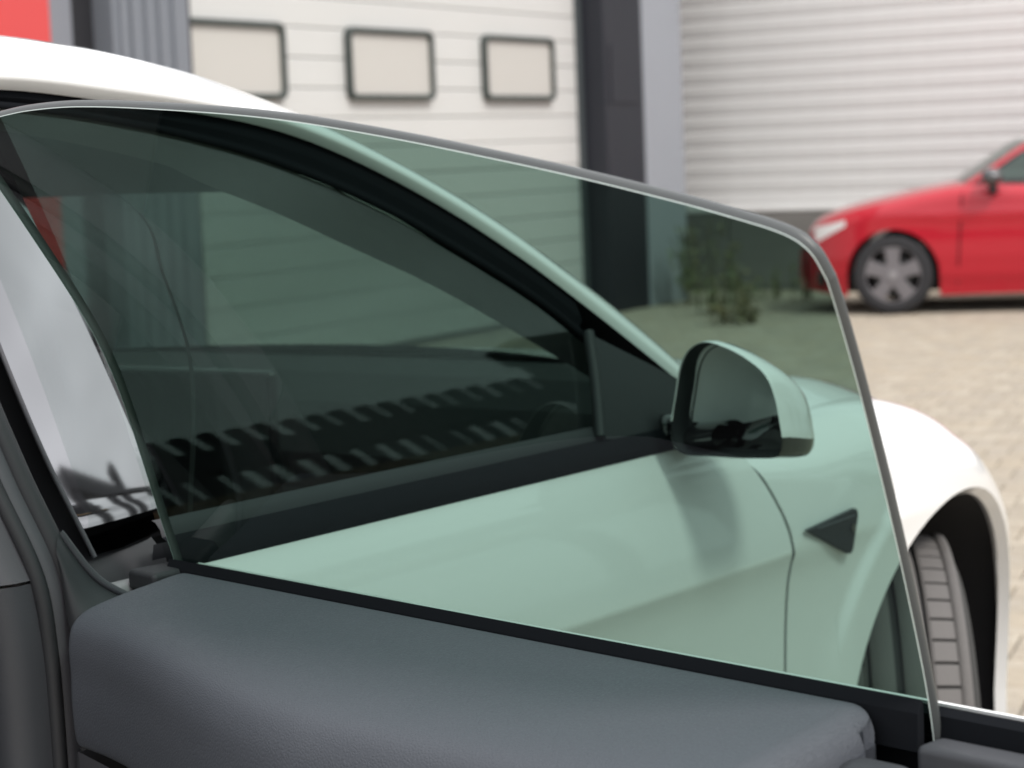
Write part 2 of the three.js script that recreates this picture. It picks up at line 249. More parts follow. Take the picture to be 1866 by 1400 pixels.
const pp = (dx, dz) => pPath.map(([x, h]) => [x + dx, 1.02 + h, pz(h) + dz]);
obj('door_seal', tube(pp(-0.006, 0.0), 0.011, 80, 10), M.rubber, pil);
obj('seal_flange', ribbon(pp(-0.012, 0.002), pp(-0.034, -0.004), 60, 3, V(-0.004, 0, 0.004)), M.trimGrey, pil);
obj('seal_bead', tube(pp(-0.038, -0.004), 0.008, 80, 8), M.rubber, pil);
const cut = (A, i0, i1) => A.slice(i0, i1);
const tA = pp(-0.044, -0.006), tB = pp(-0.085, -0.05), tC = pp(-0.07, -0.20);
const trimUp = (q) => [...cut(q, 0, 5)], trimLow = (q) => { const a = q[5].slice(); const e = q[4]; a[1] = e[1] - 0.003; a[0] = e[0] + 0.0005; a[2] = e[2]; return [a, q[5], ...cut(q, 6, 9)]; };
for (const k of [trimUp, trimLow]) { obj('pillar_trim', mergeGeometries([ribbon(k(tA), k(tB), 40, 5, V(-0.016, 0, 0.012)), ribbon(k(tB), k(tC), 40, 2)]), k === trimUp ? M.trimGrey : M.plastic, pil); }
// rubber boot between pillar and open door
obj('wiring_boot', (() => { const A = [[-0.128, 1.072, 0.885], [-0.10, 1.02, 0.905], [-0.06, 0.985, 0.93], [-0.05, 0.93, 0.94]], Bq = [[-0.135, 1.035, 0.89], [-0.14, 0.97, 0.91], [-0.14, 0.93, 0.95], [-0.13, 0.86, 0.96]]; return ribbon(A, Bq, 30, 6, V(-0.012, 0.004, 0.010)); })(), M.rubber, pil);
obj('boot_fold', tube([[-0.128, 1.072, 0.886], [-0.10, 1.022, 0.906], [-0.065, 0.99, 0.928], [-0.05, 0.95, 0.94]], 0.004, 30, 6), M.plastic, pil);

// front wings, bonnet, nose
const yc = (x) => smooth([[1.08, 1.012], [1.3, 1.004], [1.5, 1.012], [1.65, 1.003], [1.8, 0.968], [1.95, 0.905], [2.1, 0.825], [2.3, 0.73], [2.5, 0.60]], x);
const Wd = (x) => smooth([[1.08, 0], [1.6, 0.002], [1.8, -0.010], [2.0, -0.055], [2.15, -0.112], [2.3, -0.19], [2.4, -0.27], [2.5, -0.38]], x);
const AX = 1.74, ARX = 0.415, AY = 0.40, ARY = 0.445, WR = 0.375;
const yb = (x) => { const t = (x - AX) / ARX; return Math.abs(t) < 1 ? AY + ARY * Math.sqrt(1 - t * t) : 0.26; };
const rad = (x) => lin([[1.08, 0.05], [1.3, 0.085], [1.7, 0.12], [2.2, 0.12], [2.5, 0.1]], x);
function wingZ(x, y) {
  const c = yc(x), r = rad(x), soft = lin([[1.18, 0], [1.5, 0.6], [1.8, 1]], x);
  let z = zSide(Math.min(y, 0.985)) * (1 - soft) + (0.952 + 0.01 * Math.cos((y - 0.72) * 6)) * soft + Wd(x);
  const e = Math.hypot((x - AX) / ARX, (y - AY) / ARY) - 1; { const k = Math.min(1, Math.max(0, (0.20 - e) / 0.05)); z += 0.010 * k * k * (3 - 2 * k) * lin([[1.27, 0], [1.36, 1], [2.2, 1]], x); }
  if (y > c - r) { const k = Math.min(1, (y - (c - r)) / r); z -= r * (1 - Math.sqrt(Math.max(0, 1 - k * k))); }
  return z;
}
const cols = [1.184, 1.2, 1.23, 1.26, 1.29, 1.315, 1.3249]; for (let i = 0; i <= 52; i++) cols.push(AX - ARX * Math.cos(Math.PI * i / 52) * 0.99999); cols.push(2.1551, 2.18, 2.22, 2.27, 2.32, 2.37, 2.42, 2.46, 2.5);
const wing = sheet((u, v) => {
  const x0 = cols[Math.round(u * (cols.length - 1))], b = yb(x0), c = yc(x0), r = Math.min(rad(x0), (c - b) * 0.7);
  const m = Math.min(0.866, b + 0.7 * (c - r - b)), y = v < 0.36 ? b + (m - b) * v / 0.36 : v < 0.66 ? m + (c - r - m) * (v - 0.36) / 0.30 : c - r + r * Math.sin((v - 0.66) / 0.34 * Math.PI / 2 * 0.999);
  const x = x0 + (xGap(y) - 1.18) * Math.max(0, 1 - (x0 - 1.184) / 0.16);
  return V(x, y, wingZ(x0, y));
}, cols.length - 1, 50);
both('front_wing', wing, M.paint, car);
obj('wing_edge', sheet((u, v) => { const y = 1.0 - 0.73 * v; return V(xGap(y) + 0.004 + 0.004 * u, y, wingZ(1.184, y) - 0.028 * u); }, 1, 24), M.paint, car);
const arch = (k, dz) => sheet((u, v) => { const a = Math.PI * (1 - u), x = AX + ARX * Math.cos(a), y = AY + ARY * Math.sin(a), z = wingZ(x, y); return V(AX + (ARX - k * v) * Math.cos(a), AY + (ARY - k * v) * Math.sin(a), z - dz * v); }, 60, 2, true);
const lipEnd = sheet((u, v) => V(AX + ARX - 0.012 * u, 0.402 - 0.15 * v, wingZ(AX + ARX, AY) - 0.018 * u), 2, 6);
both('arch_lip', mergeGeometries([arch(0.012, 0.018), lipEnd]), M.paint, car);
both('arch_liner', mergeGeometries([sheet((u, v) => { const a = -0.35 + (Math.PI + 0.7) * u, k = 0.4 + 0.6 * Math.sin(Math.PI * u); return V(AX + (ARX + 0.02) * Math.cos(a), AY + (ARY - 0.01) * Math.sin(a), 0.935 + Math.min(0, Wd(AX + ARX * Math.cos(a))) - 0.45 * v); }, 60, 8), new THREE.CircleGeometry(0.46, 40).translate(AX, AY, 0.48)]), M.liner, car);
const bonnet = sheet((u, v) => { const x = 1.2 + 1.3 * u, c = yc(x), e = wingZ(x, c * 0.9999) - 0.004, q = 1 - v; return V(x + 0.10 * (1 - q * q) * lin([[0, 1], [1, 1]], u), c + 0.055 * (1 - q * q * q) + 0.010 * Math.exp(-((q - 0.86) ** 2) / 0.004) * (1 - u), e * q); }, 40, 24, true);
both('bonnet_half', bonnet, M.paint, car);
both('nose', sheet((u, v) => { const y = 0.66 - 0.4 * v - 0.02 * u, z = (0.50 + 0.06 * Math.sin(v * 2)) * (1 - u); return V(2.5 + 0.18 * Math.sqrt(1 - (1 - u) ** 2) + 0.03 * Math.sin(v * 3), y, z); }, 20, 10), M.paint, car);
obj('cowl_panel', sheet((u, v) => { const z = -0.84 + 1.68 * u, q = 1 - (z / 0.84) ** 2; return V(1.08 + 0.34 * q + 0.16 * v, 1.085 + 0.01 * q - 0.04 * v, z); }, 24, 2), M.rubber, car);
// side marker blade on the wing
{
  const rep = group('side_camera', car), tri = (k, dz) => { const s = new THREE.Shape(); const P = [[1.212, 0.862], [1.352, 0.871], [1.362, 0.860], [1.346, 0.817], [1.330, 0.810]]; const cx = 1.31, cy = 0.85; const q = P.map(([x, y]) => [cx + (x - cx) * k, cy + (y - cy) * k]); s.moveTo(...q[0]); s.lineTo(...q[1]); s.quadraticCurveTo(q[1][0] + 0.010, q[1][1] + 0.001, ...q[2]); s.lineTo(...q[3]); s.quadraticCurveTo(q[3][0] - 0.004, q[3][1] - 0.012, ...q[4]); s.lineTo(...q[0]); return s; };
  const z0 = wingZ(1.30, 0.85);
  obj('recess', new THREE.ExtrudeGeometry(tri(1, 0), { depth: 0.004, bevelEnabled: true, bevelSize: 0.002, bevelThickness: 0.002, bevelSegments: 2 }).translate(0, 0, z0 + 0.003), M.rubber, rep);
  obj('blade', new THREE.TubeGeometry(new THREE.LineCurve3(V(1.235, 0.8605, z0 + 0.0085), V(1.350, 0.8625, z0 + 0.0085)), 6, 0.0022, 6), M.trimGrey, rep);
  obj('lens', new THREE.CylinderGeometry(0.007, 0.007, 0.004, 20).rotateX(Math.PI / 2).translate(1.345, 0.845, z0 + 0.009), M.gloss, rep);
}
// wheels
function wheel(x, z, steer, R, name = 'front_wheel') {
  const g = group(name, car); g.position.set(x, R, z); g.rotation.y = steer;
  const w = 0.118, prof = [[R - 0.13, -w], [R - 0.10, -w - 0.006], [R - 0.05, -w - 0.010], [R - 0.018, -w + 0.004], [R - 0.009, -w + 0.022], [R - 0.009, w - 0.022], [R - 0.018, w - 0.004], [R - 0.05, w + 0.010], [R - 0.10, w + 0.006], [R - 0.13, w]];
  obj('tyre', new THREE.LatheGeometry(prof.map(([a, b]) => new THREE.Vector2(a, b)), 80).rotateX(Math.PI / 2), M.tyreDark, g);
  const N = 58, blk = (z0, z1, gap, r0 = 0.009) => { const a = Math.PI * 2 / N, f = (t, zz, rr) => V(rr * Math.cos(t), rr * Math.sin(t), zz); const t0 = gap / R / 2, t1 = a - gap / R / 2; const bow = (zz) => R - 0.010 * Math.pow(Math.abs(zz) / w, 3); return mergeGeometries([sheet((u, v) => { const zz = z0 + (z1 - z0) * v; return f(t0 + (t1 - t0) * u, zz, bow(zz)); }, 2, 4), sheet((u, v) => { const zz = z0 + (z1 - z0) * v; return f(t0, zz, bow(zz) - r0 * (1 - u)); }, 1, 2), sheet((u, v) => { const zz = z0 + (z1 - z0) * v; return f(t1, zz, bow(zz) - r0 * u); }, 1, 2), sheet((u, v) => f(t0 + (t1 - t0) * u, z0, bow(z0) - r0 * (1 - v)), 2, 1), sheet((u, v) => f(t0 + (t1 - t0) * u, z1, bow(z1) - r0 * v), 2, 1)]); };
  const B1 = blk(0.056, 0.094, 0.0055), ringM = (z0, z1) => new THREE.LatheGeometry([[R - 0.010, z0], [R - 0.003 * Math.abs(z0) / w, z0 + 0.001], [R - 0.0005, (z0 + z1) / 2], [R - 0.003 * Math.abs(z1) / w, z1 - 0.001], [R - 0.010, z1]].map(([a, b]) => new THREE.Vector2(a, b)), 80).rotateX(-Math.PI / 2);
  for (const s of [1, -1]) for (let k = 0; k < N; k++) { if (s < 0 && k % 1) continue; const b = obj('tread_block', B1, M.tyre, g); b.rotation.z = k * Math.PI * 2 / N; if (s < 0) b.rotation.x = Math.PI; }
  for (const [a, b] of [[0.006, 0.045], [-0.045, -0.006], [0.0505, 0.0562], [-0.0562, -0.0505], [0.0938, 0.113], [-0.113, -0.0938]]) obj('tread_rib', ringM(-b, -a), M.tyre, g);
  obj('rim', mergeGeometries([new THREE.LatheGeometry([[R - 0.125, w - 0.004], [R - 0.14, w - 0.012], [R - 0.15, w - 0.06], [R - 0.16, -w]].map(([a, b]) => new THREE.Vector2(a, b)), 48).rotateX(Math.PI / 2).scale(1, 1, -1), ...[0, 1, 2, 3, 4].map((k) => rbox(0.075, R - 0.15, 0.035, 0.015, 0, (R - 0.15) / 2 + 0.02, w - 0.04).rotateZ(k * Math.PI * 0.4)), new THREE.CylinderGeometry(0.06, 0.065, 0.04, 24).rotateX(Math.PI / 2).translate(0, 0, w - 0.03)].map((q) => { const n = q.index ? q.toNonIndexed() : q; for (const k of Object.keys(n.attributes)) if (!['position', 'normal', 'uv'].includes(k)) n.deleteAttribute(k); return n; })), M.rim, g);
  return g;
}
wheel(AX + 0.01, 0.80, 0.58, WR); wheel(AX + 0.01, -0.80, 0.58 + Math.PI, WR); wheel(-1.15, 0.83, 0, WR, 'rear_wheel'); wheel(-1.15, -0.83, Math.PI, WR, 'rear_wheel');

obj('strut', mergeGeometries([new THREE.CylinderGeometry(0.03, 0.03, 0.35, 16).translate(1.93, 0.66, 0.62), new THREE.TorusGeometry(0.05, 0.008, 8, 24).rotateX(Math.PI / 2).translate(1.93, 0.62, 0.62), new THREE.TorusGeometry(0.05, 0.008, 8, 24).rotateX(Math.PI / 2).translate(1.93, 0.68, 0.62), new THREE.TorusGeometry(0.05, 0.008, 8, 24).rotateX(Math.PI / 2).translate(1.93, 0.74, 0.62)]), M.copper, car);
// door mirror
{
  const mir = group('door_mirror', car);
  const O = [[0.943, 1.055], [0.951, 1.096], [0.962, 1.140], [0.977, 1.160], [1.000, 1.169], [1.030, 1.163], [1.064, 1.148], [1.092, 1.127], [1.104, 1.102], [1.111, 1.069], [1.114, 1.040], [1.107, 1.022], [1.074, 1.017], [1.007, 1.016], [0.958, 1.018], [0.945, 1.030]];
  const C0 = new THREE.CatmullRomCurve3(O.map(([z, y]) => V(0, y, z)), true, 'centripetal'), cx = [0.90, 1.085, 1.03];
  const at = (a, x, k, dy = 0) => { const p = C0.getPoint(a); return V(x, cx[1] + (p.y - cx[1]) * k + dy, cx[2] + (p.z - cx[2]) * k); };
  const loops = [[0.900, 0.985, 0], [0.896, 1.0, 0], [0.902, 1.012, 0], [0.915, 1.018, 0.001], [0.935, 1.0, 0.005], [0.955, 0.96, 0.010], [0.975, 0.89, 0.016], [0.995, 0.77, 0.022], [1.012, 0.58, 0.024], [1.024, 0.32, 0.024], [1.028, 0.02, 0.024]];
  const cap = (a0, a1, n) => sheet((u, v) => { const t = v * (loops.length - 1), i = Math.min(loops.length - 2, Math.floor(t)), f = t - i, L = loops[i].map((q, j) => q + (loops[i + 1][j] - q) * f); const p = at((a0 + (a1 - a0) * u + 1) % 1, L[0], L[1]); p.y -= L[2] * 1.0; p.z += L[2] * 0.55; return p; }, n, 30);
  obj('mirror_cap', cap(0.01, 0.61, 70), M.paint, mir);
  obj('lower_shell', cap(0.61, 1.01, 40), M.gloss, mir);
  obj('bezel', sheet((u, v) => at(u % 1, 0.898 + 0.040 * Math.min(1, v * 1.3), 0.985 - 0.035 * Math.min(1, v * 1.3) - 0.2 * Math.max(0, v - 0.77)), 80, 9), M.rubber, mir);
  obj('mirror_glass', (() => { const s = new THREE.Shape(); for (let i = 0; i < 60; i++) { const p = at(i / 60, 0, 0.91); i ? s.lineTo(-p.z, p.y) : s.moveTo(-p.z, p.y); } return new THREE.ExtrudeGeometry(s, { depth: 0.004, bevelEnabled: false }).rotateY(-Math.PI / 2).translate(0.940, 0, 0).scale(1, 1, 1); })(), M.mirror, mir);
  obj('mirror_arm', (() => { const c = curve([[0.99, 1.035, 0.89], [0.975, 1.03, 0.925], [0.955, 1.035, 0.965], [0.95, 1.04, 1.0]]), L = c.getPoints(12); return sheet((u, v) => { const i = Math.round(u * 12), a = v * Math.PI * 2, p = L[i].clone(); p.x += 0.045 * Math.cos(a); p.y += (0.022 - 0.004 * u) * Math.sin(a); return p; }, 12, 20); })(), M.gloss, mir);
  obj('mirror_foot', rbox(0.13, 0.045, 0.035, 0.014, 1.0, 1.04, 0.897), M.gloss, mir);
}

// roof, windscreen, cabin
const roofX = (u) => -1.65 + 2.17 * u;
obj('roof_panel', sheet((u, v) => { const x = roofX(u), e = S(x, hU(x), -0.03), z0 = e.z - 0.072, q = 2 * v - 1; return V(x, e.y + 0.004 + 0.045 * (1 - q * q), z0 * q); }, 40, 16), M.roofGlass, car);
obj('windscreen', sheet((u, v) => { const x = 0.5 + 0.6 * u, e = S(x, hU(x), -0.03), q = 2 * v - 1, z0 = e.z - 0.07, cxx = 0.62 + 0.80 * u, cy = lin([[0, 1.53], [0.5, 1.33], [1, 1.085]], u); return V(x + (cxx - x) * (1 - q * q), e.y + (cy - e.y) * (1 - q * q), z0 * q); }, 24, 24), M.screenGlass, car);
obj('header_trim', sheet((u, v) => { const t = 0.30 * u, x = 0.5 + 0.6 * t, e = S(x, hU(x), -0.03), q = 2 * v - 1, z0 = e.z - 0.09, cxx = 0.62 + 0.80 * t, cy = lin([[0, 1.53], [0.5, 1.33], [1, 1.085]], t); return V(x + (cxx - x) * (1 - q * q) - 0.01, e.y + (cy - e.y) * (1 - q * q) - 0.022 - 0.02 * Math.sin(Math.PI * u), z0 * q); }, 10, 20), M.headliner, car);
const TI = [[-0.1, 0.47], [0.1, 0.455], [0.317, 0.411], [0.37, 0.385], [0.467, 0.347], [0.563, 0.303], [0.718, 0.232], [0.902, 0.13], [0.98, 0.085]];
const hTI = byX(TI);
both('pillar_lining', sheet((u, v) => { const x = -0.14 + 1.12 * u, a = S(x, hBL(Math.min(x, 0.85)) - Math.max(0, x - 0.85) * 0.6, -0.02), b = S(x, hTI(x), -0.12); return a.lerp(b, v).add(V(0, 0.01 * Math.sin(v * 3.1), -0.004)); }, 50, 6), M.headliner, car);
obj('headliner', sheet((u, v) => { const x = -1.6 + 2.05 * u, e = S(x, hU(x), -0.03), q = 2 * v - 1; return V(x, e.y - 0.035 + 0.02 * (1 - q * q), (e.z - 0.03) * q); }, 20, 8), M.headliner, car);
const prism = (P, z0, z1, r = 0.012) => { const s = new THREE.Shape(P.map(([a, b]) => new THREE.Vector2(a, b))); return new THREE.ExtrudeGeometry(s, { depth: z1 - z0, bevelEnabled: true, bevelSize: r, bevelThickness: r, bevelSegments: 3 }).translate(0, 0, z0); };
obj('dashboard', prism([[1.42, 1.06], [1.30, 1.074], [1.15, 1.066], [1.08, 1.03], [1.03, 0.96], [1.06, 0.72], [1.3, 0.6], [1.5, 0.7]], -0.78, 0.78), M.dash, car);
obj('dash_strip', rbox(0.02, 0.05, 1.5, 0.008, 1.035, 0.90, 0), M.trimGrey, car);
obj('touch_screen', rbox(0.02, 0.23, 0.37, 0.01, 0.93, 0.99, 0).rotateZ(0), M.gloss, car);
{
  const sw = group('steering_wheel', car); sw.position.set(0.80, 0.93, -0.38); sw.rotation.set(0, -Math.PI / 2, 0); sw.rotateX(0.4);
  obj('rim', new THREE.TorusGeometry(0.18, 0.016, 12, 48), M.rubber, sw); obj('hub', rbox(0.15, 0.11, 0.05, 0.03), M.plastic, sw); obj('spoke', rbox(0.34, 0.035, 0.025, 0.01), M.plastic, sw); obj('column', new THREE.CylinderGeometry(0.035, 0.04, 0.3, 16).rotateX(Math.PI / 2).translate(0, 0, -0.16), M.plastic, sw);
}
for (const z of [0.38, -0.38]) {
  const st = group('front_seat', car); st.position.set(0.12, 0, z);
  const pad = (w, h, d, r) => rbox(w, h, d, r, 0, 0, 0, 5);
  const bk = obj('backrest', pad(0.13, 0.66, 0.50, 0.06), M.plastic, st); bk.position.set(-0.12, 0.83, 0); bk.rotation.z = 0.28;
  const hd = obj('headrest', pad(0.09, 0.19, 0.27, 0.045), M.plastic, st); hd.position.set(-0.235, 1.24, 0); hd.rotation.z = 0.18;
  const cu = obj('cushion', pad(0.52, 0.15, 0.52, 0.06), M.plastic, st); cu.position.set(0.20, 0.48, 0); obj('seat_base', pad(0.4, 0.25, 0.4, 0.05), M.plastic, st).position.set(0.18, 0.30, 0);
}
obj('rear_bench', mergeGeometries([rbox(0.5, 0.2, 1.4, 0.07, -0.80, 0.47, 0, 5), rbox(0.16, 0.62, 1.4, 0.07, 0, 0, 0, 5).rotateZ(0.35).translate(-1.12, 0.82, 0)]), M.dash, car);
{ const sb = [[0.10, 1.44, 0.66], [0.188, 1.369, 0.70], [0.213, 1.304, 0.70], [0.239, 1.239, 0.70], [0.249, 1.199, 0.70], [0.249, 1.121, 0.70], [0.236, 1.025, 0.70], [0.22, 0.8, 0.70]]; obj('seat_belt', ribbon(sb, sb.map(([x, y, z]) => [x + 0.032, y + 0.002, z - 0.040]), 50, 2), M.beltWeb, car); }
obj('floor_pan', rbox(4.2, 0.1, 1.7, 0.03, 0.1, 0.27, 0), M.dash, car);
obj('firewall', rbox(0.05, 0.8, 1.6, 0.02, 1.28, 0.6, 0), M.plastic, car);
// left side, sills and tail
obj('left_side', mirrorZ(skin(-0.86, (y) => xGap(y) - 0.0025)), M.paint, car);
both('door_lining', sheet((u, v) => V(0.03 + 1.05 * u, 1.03 - 0.7 * v, 0.85 - 0.04 * Math.sin(v * 3)), 10, 8), M.plastic, car);
obj('left_window', mirrorZ(sheet((u, v) => { const x = -1.0 + 1.85 * u, top = x < -0.1 ? hLW(x) - 0.02 : hBL(x), h = top * (1 - v); return S(x, h, -0.010); }, 40, 10)), M.privacyGlass, car);
obj('left_pillar', mirrorZ(sheet((u, v) => S(-0.09 + 0.13 * u, 0.49 * v, -0.02), 4, 12)), M.rubber, car);
obj('sill', rbox(2.35, 0.14, 0.12, 0.04, 0.12, 0.27, 0.86), M.plastic, car);
const tailY = (x) => smooth([[-2.35, 0.95], [-2.2, 1.0], [-1.5, 1.02], [-0.8, 1.02]], x);
both('rear_quarter', sheet((u, v) => { const x = -0.98 - 1.4 * u, t = tailY(x), arc = Math.abs(x + 1.15) < 0.42 ? 0.4 + 0.42 * Math.sqrt(1 - ((x + 1.15) / 0.42) ** 2) : 0.28, y = t + (arc - t) * v; return V(x, y, zSide(Math.min(1.015, y)) - 0.10 * Math.max(0, (-x - 1.7) / 0.68) ** 2); }, 60, 16, true), M.paint, car);
both('quarter_pillar', sheet((u, v) => { const x = -1.02 - 1.0 * u, t = hLW(Math.max(-1.65, x)) - Math.max(0, -1.65 - x) * 0.8; return S(x, Math.max(0, t) * v, 0); }, 20, 8, true), M.paint, car);
obj('tailgate', sheet((u, v) => { const q = 2 * v - 1, x = [-1.65, -2.1, -2.35, -2.42, -2.38][Math.round(u * 4)], y = [1.46, 1.22, 1.02, 0.75, 0.35][Math.round(u * 4)]; const zw = [0.70, 0.74, 0.80, 0.84, 0.84][Math.round(u * 4)]; return V(x - 0.08 * (1 - q * q), y, zw * q); }, 4, 16, true), M.paint, car);

// ---------- the open rear door (local: x from hinge to latch, y up from the belt line, z towards the cabin side) ----------
const rd = group('rear_door', car); rd.position.set(-0.004, 1.02, 0.925); rd.rotation.y = -1.7419;
const gw = (h) => 0.3 * h + 0.35 * h * h;
const sF = (h) => smooth([[-0.06, -0.010], [0, -0.009], [0.053, -0.008], [0.119, 0.0], [0.201, 0.013], [0.252, 0.013], [0.341, -0.006], [0.39, -0.016], [0.46, -0.03]], h);
const sR = (h) => smooth([[-0.06, 0.931], [0, 0.937], [0.094, 0.942], [0.185, 0.948], [0.26, 0.954], [0.32, 0.958], [0.46, 0.962]], h);
const topU = (u) => smooth([[0, 0.44], [0.01, 0.449], [0.03, 0.4545], [0.082, 0.459], [0.147, 0.463], [0.231, 0.463], [0.351, 0.4555], [0.495, 0.442], [0.618, 0.4235], [0.729, 0.4035], [0.806, 0.3885], [0.902, 0.3675], [0.946, 0.3565], [0.968, 0.3505], [0.981, 0.3455], [0.99, 0.3395], [0.996, 0.331], [1, 0.316]], u);
const H0 = -0.07;
const G = (s, h, off = 0) => V(s, h, gw(h) + off);
const gu = []; for (let i = 0; i <= 90; i++) gu.push(i / 90 * 0.93); for (let i = 1; i <= 40; i++) gu.push(0.93 + 0.07 * (1 - (1 - i / 40) ** 2));
const gp = (u, v, off) => { const h = H0 + (topU(u) - H0) * v; return G(sF(h) + (sR(h) - sF(h)) * u, h, off); };
obj('window_glass', sheet((u, v) => gp(gu[Math.round(u * (gu.length - 1))], v, 0), gu.length - 1, 40, true), M.doorGlass, rd).userData.label = 'green tinted frameless window glass, raised';
{ // ground glass edge all round: outline walked up the front, along the top, down the back
  const out = []; const n1 = 40;
  for (let i = 0; i < n1; i++) out.push(gp(0, i / n1, 0)); for (const u of gu) out.push(gp(u, 1, 0)); for (let i = 1; i <= n1; i++) out.push(gp(1, 1 - i / n1, 0));
  const nrm = out.map((p, i) => { const a = out[Math.max(0, i - 1)], b = out[Math.min(out.length - 1, i + 1)], t = b.clone().sub(a).normalize(), sn = V(0, -(0.3 + 0.7 * p.y), 1).normalize(); return [t.clone().cross(sn).negate().normalize(), sn]; });
  const strip = (pr) => sheet((u, v) => { const i = Math.round(u * (out.length - 1)), [o, t] = pr[Math.round(v * (pr.length - 1))]; return out[i].clone().addScaledVector(nrm[i][0], o).addScaledVector(nrm[i][1], t); }, out.length - 1, pr.length - 1);
  obj('glass_edge', strip([[0.0004, -0.0004], [0.0022, -0.0022], [0.0030, -0.0045], [0.0028, -0.0068], [0.0016, -0.0088], [0, -0.0098]]), M.glassEdge, rd);
  obj('edge_bevel', strip([[-0.0002, 0.0002], [0, 0], [0.0004, -0.0004]]), M.glassRim, rd);
}
// trim card
const lerpP = (A, B, t) => A.map((p, i) => [p[0] + (B[i][0] - p[0]) * t, p[1] + (B[i][1] - p[1]) * t]);
const C0 = [[0.0105, -0.014], [0.012, -0.005], [0.017, -0.0015], [0.06, -0.006], [0.105, -0.013], [0.136, -0.021], [0.150, -0.033], [0.155, -0.052], [0.155, -0.08], [0.1555, -0.115], [0.152, -0.150], [0.147, -0.1545]];
const C1 = [[0.0105, -0.014], [0.012, -0.005], [0.017, -0.0015], [0.075, -0.008], [0.135, -0.015], [0.188, -0.024], [0.216, -0.037], [0.229, -0.060], [0.233, -0.098], [0.232, -0.132], [0.230, -0.156], [0.225, -0.160]];
const C2 = [[0.0105, -0.014], [0.012, -0.005], [0.017, -0.0015], [0.065, -0.008], [0.118, -0.015], [0.163, -0.025], [0.187, -0.041], [0.197, -0.068], [0.200, -0.106], [0.199, -0.136], [0.196, -0.156], [0.190, -0.160]];
const sE = 0.905, sB = 0.020, er = 0.026;
function cardP(s, v) {
  const t = (s - sB) / (sE - sB), P = t < 0.52 ? lerpP(C0, C1, 0.5 - 0.5 * Math.cos(Math.PI * t / 0.52)) : lerpP(C1, C2, (t - 0.52) / 0.48);
  const cw = new THREE.CatmullRomCurve3(P.map(([w, h]) => V(0, h, w)), false, 'centripetal'); const p = cw.getPoint(v), tg = cw.getTangent(v), n = V(0, tg.z, -tg.y);
  const d0 = Math.max(0, er * 0.55 - (s - sB)) / (er * 0.55), d1 = Math.max(0, er - (sE - s)) / er, o = Math.max(er * 0.55 * (1 - Math.sqrt(1 - d0 * d0)), er * (1 - Math.sqrt(1 - d1 * d1)));
  p.addScaledVector(n, -o); p.x = s; return p;
}
const cu = []; for (let i = 0; i <= 8; i++) cu.push(sB + er * 0.55 * (1 - Math.cos(Math.PI / 2 * i / 8))); for (let i = 1; i < 60; i++) cu.push(sB + er * 0.55 + (sE - sB - er * 1.55) * i / 60); for (let i = 0; i <= 10; i++) cu.push(sE - er + er * Math.sin(Math.PI / 2 * i / 10));
obj('trim_card', mergeGeometries([
  sheet((u, v) => cardP(cu[Math.round(u * (cu.length - 1))], v), cu.length - 1, 48, true),
  ...[sB, sE].map((s) => sheet((u, v) => { const p = cardP(s, u); return p.lerp(V(s, -0.14, 0.02), v); }, 40, 6, s === sB)),
]), M.vinyl, rd).userData.label = 'dark grey grained door trim card';
obj('lower_card', sheet((u, v) => { const s = 0.024 + 0.87 * u, t = u, P0 = lin([[0, 0.150], [0.52, 0.226], [1, 0.190]], t); return V(s, -0.1595 - 0.45 * v, P0 - 0.002 - 0.03 * v + 0.05 * Math.sin(Math.PI * v) * 0); }, 30, 12, true), M.trimGrey, rd);
obj('card_end', sheet((u, v) => V(0.024, -0.16 - 0.45 * v, 0.15 * u), 2, 2), M.plastic, rd);
obj('belt_seal', prism([[0.003, -0.03], [0.003, 0.0045], [0.0045, 0.0055], [0.0085, -0.003], [0.0095, -0.03]].map(([w, h]) => [-w, h]), 0, 0.945, 0.0008).rotateY(Math.PI / 2).translate(-0.012, 0, 0), M.flock, rd);
obj('outer_seal', prism([[0.004, -0.05], [0.004, -0.004], [0.010, 0.0005], [0.020, -0.004], [0.022, -0.05]], 0, 1.13, 0.0008).rotateY(Math.PI / 2).translate(-0.02, -0.004, -0.008), M.flock, rd);
obj('outer_skin', sheet((u, v) => { const s = -0.03 + 1.17 * u, y = rows[Math.round(v * (rows.length - 1))]; return V(s, y - 1.02 + 0.0015, -0.032 - (zSide(y) - 0.910)); }, 24, rows.length - 1, true), M.paint, rd);
obj('skin_flange', sheet((u, v) => V(-0.03 + 1.17 * u, -0.0045 - 0.002 * v, -0.036 + 0.004 * v), 4, 2), M.paint, rd);
obj('inner_carrier', mergeGeometries([rbox(0.235, 0.03, 0.032, 0.006, 1.06, -0.035, 0.010), rbox(0.235, 0.10, 0.02, 0.004, 1.06, -0.10, 0.022), rbox(0.22, 0.018, 0.016, 0.004, 1.07, -0.062, 0.036)]), M.plastic, rd);
obj('channel_rail', rbox(0.012, 0.2, 0.022, 0.004, 0.958, -0.125, -0.004), M.rubber, rd);
obj('latch_cover', mergeGeometries([rbox(0.07, 0.11, 0.05, 0.022, 0.928, -0.085, 0.052, 4), rbox(0.05, 0.05, 0.05, 0.01, 0.985, -0.11, 0.045, 3)]), M.plastic, rd);
obj('inner_frame', sheet((u, v) => V(-0.02 + 1.14 * u, -0.045 - 0.6 * v, 0.008), 4, 4), M.plastic, rd);
obj('shut_face', sheet((u, v) => V(1.14, -0.02 - 0.62 * v, -0.03 + 0.06 * u), 2, 4), M.paint, rd);
obj('hinge_cap', mergeGeometries([rbox(0.05, 0.022, 0.06, 0.006, -0.012, -0.012, 0.012), rbox(0.03, 0.05, 0.05, 0.008, 0.002, -0.045, 0.02)]), M.rubber, rd);
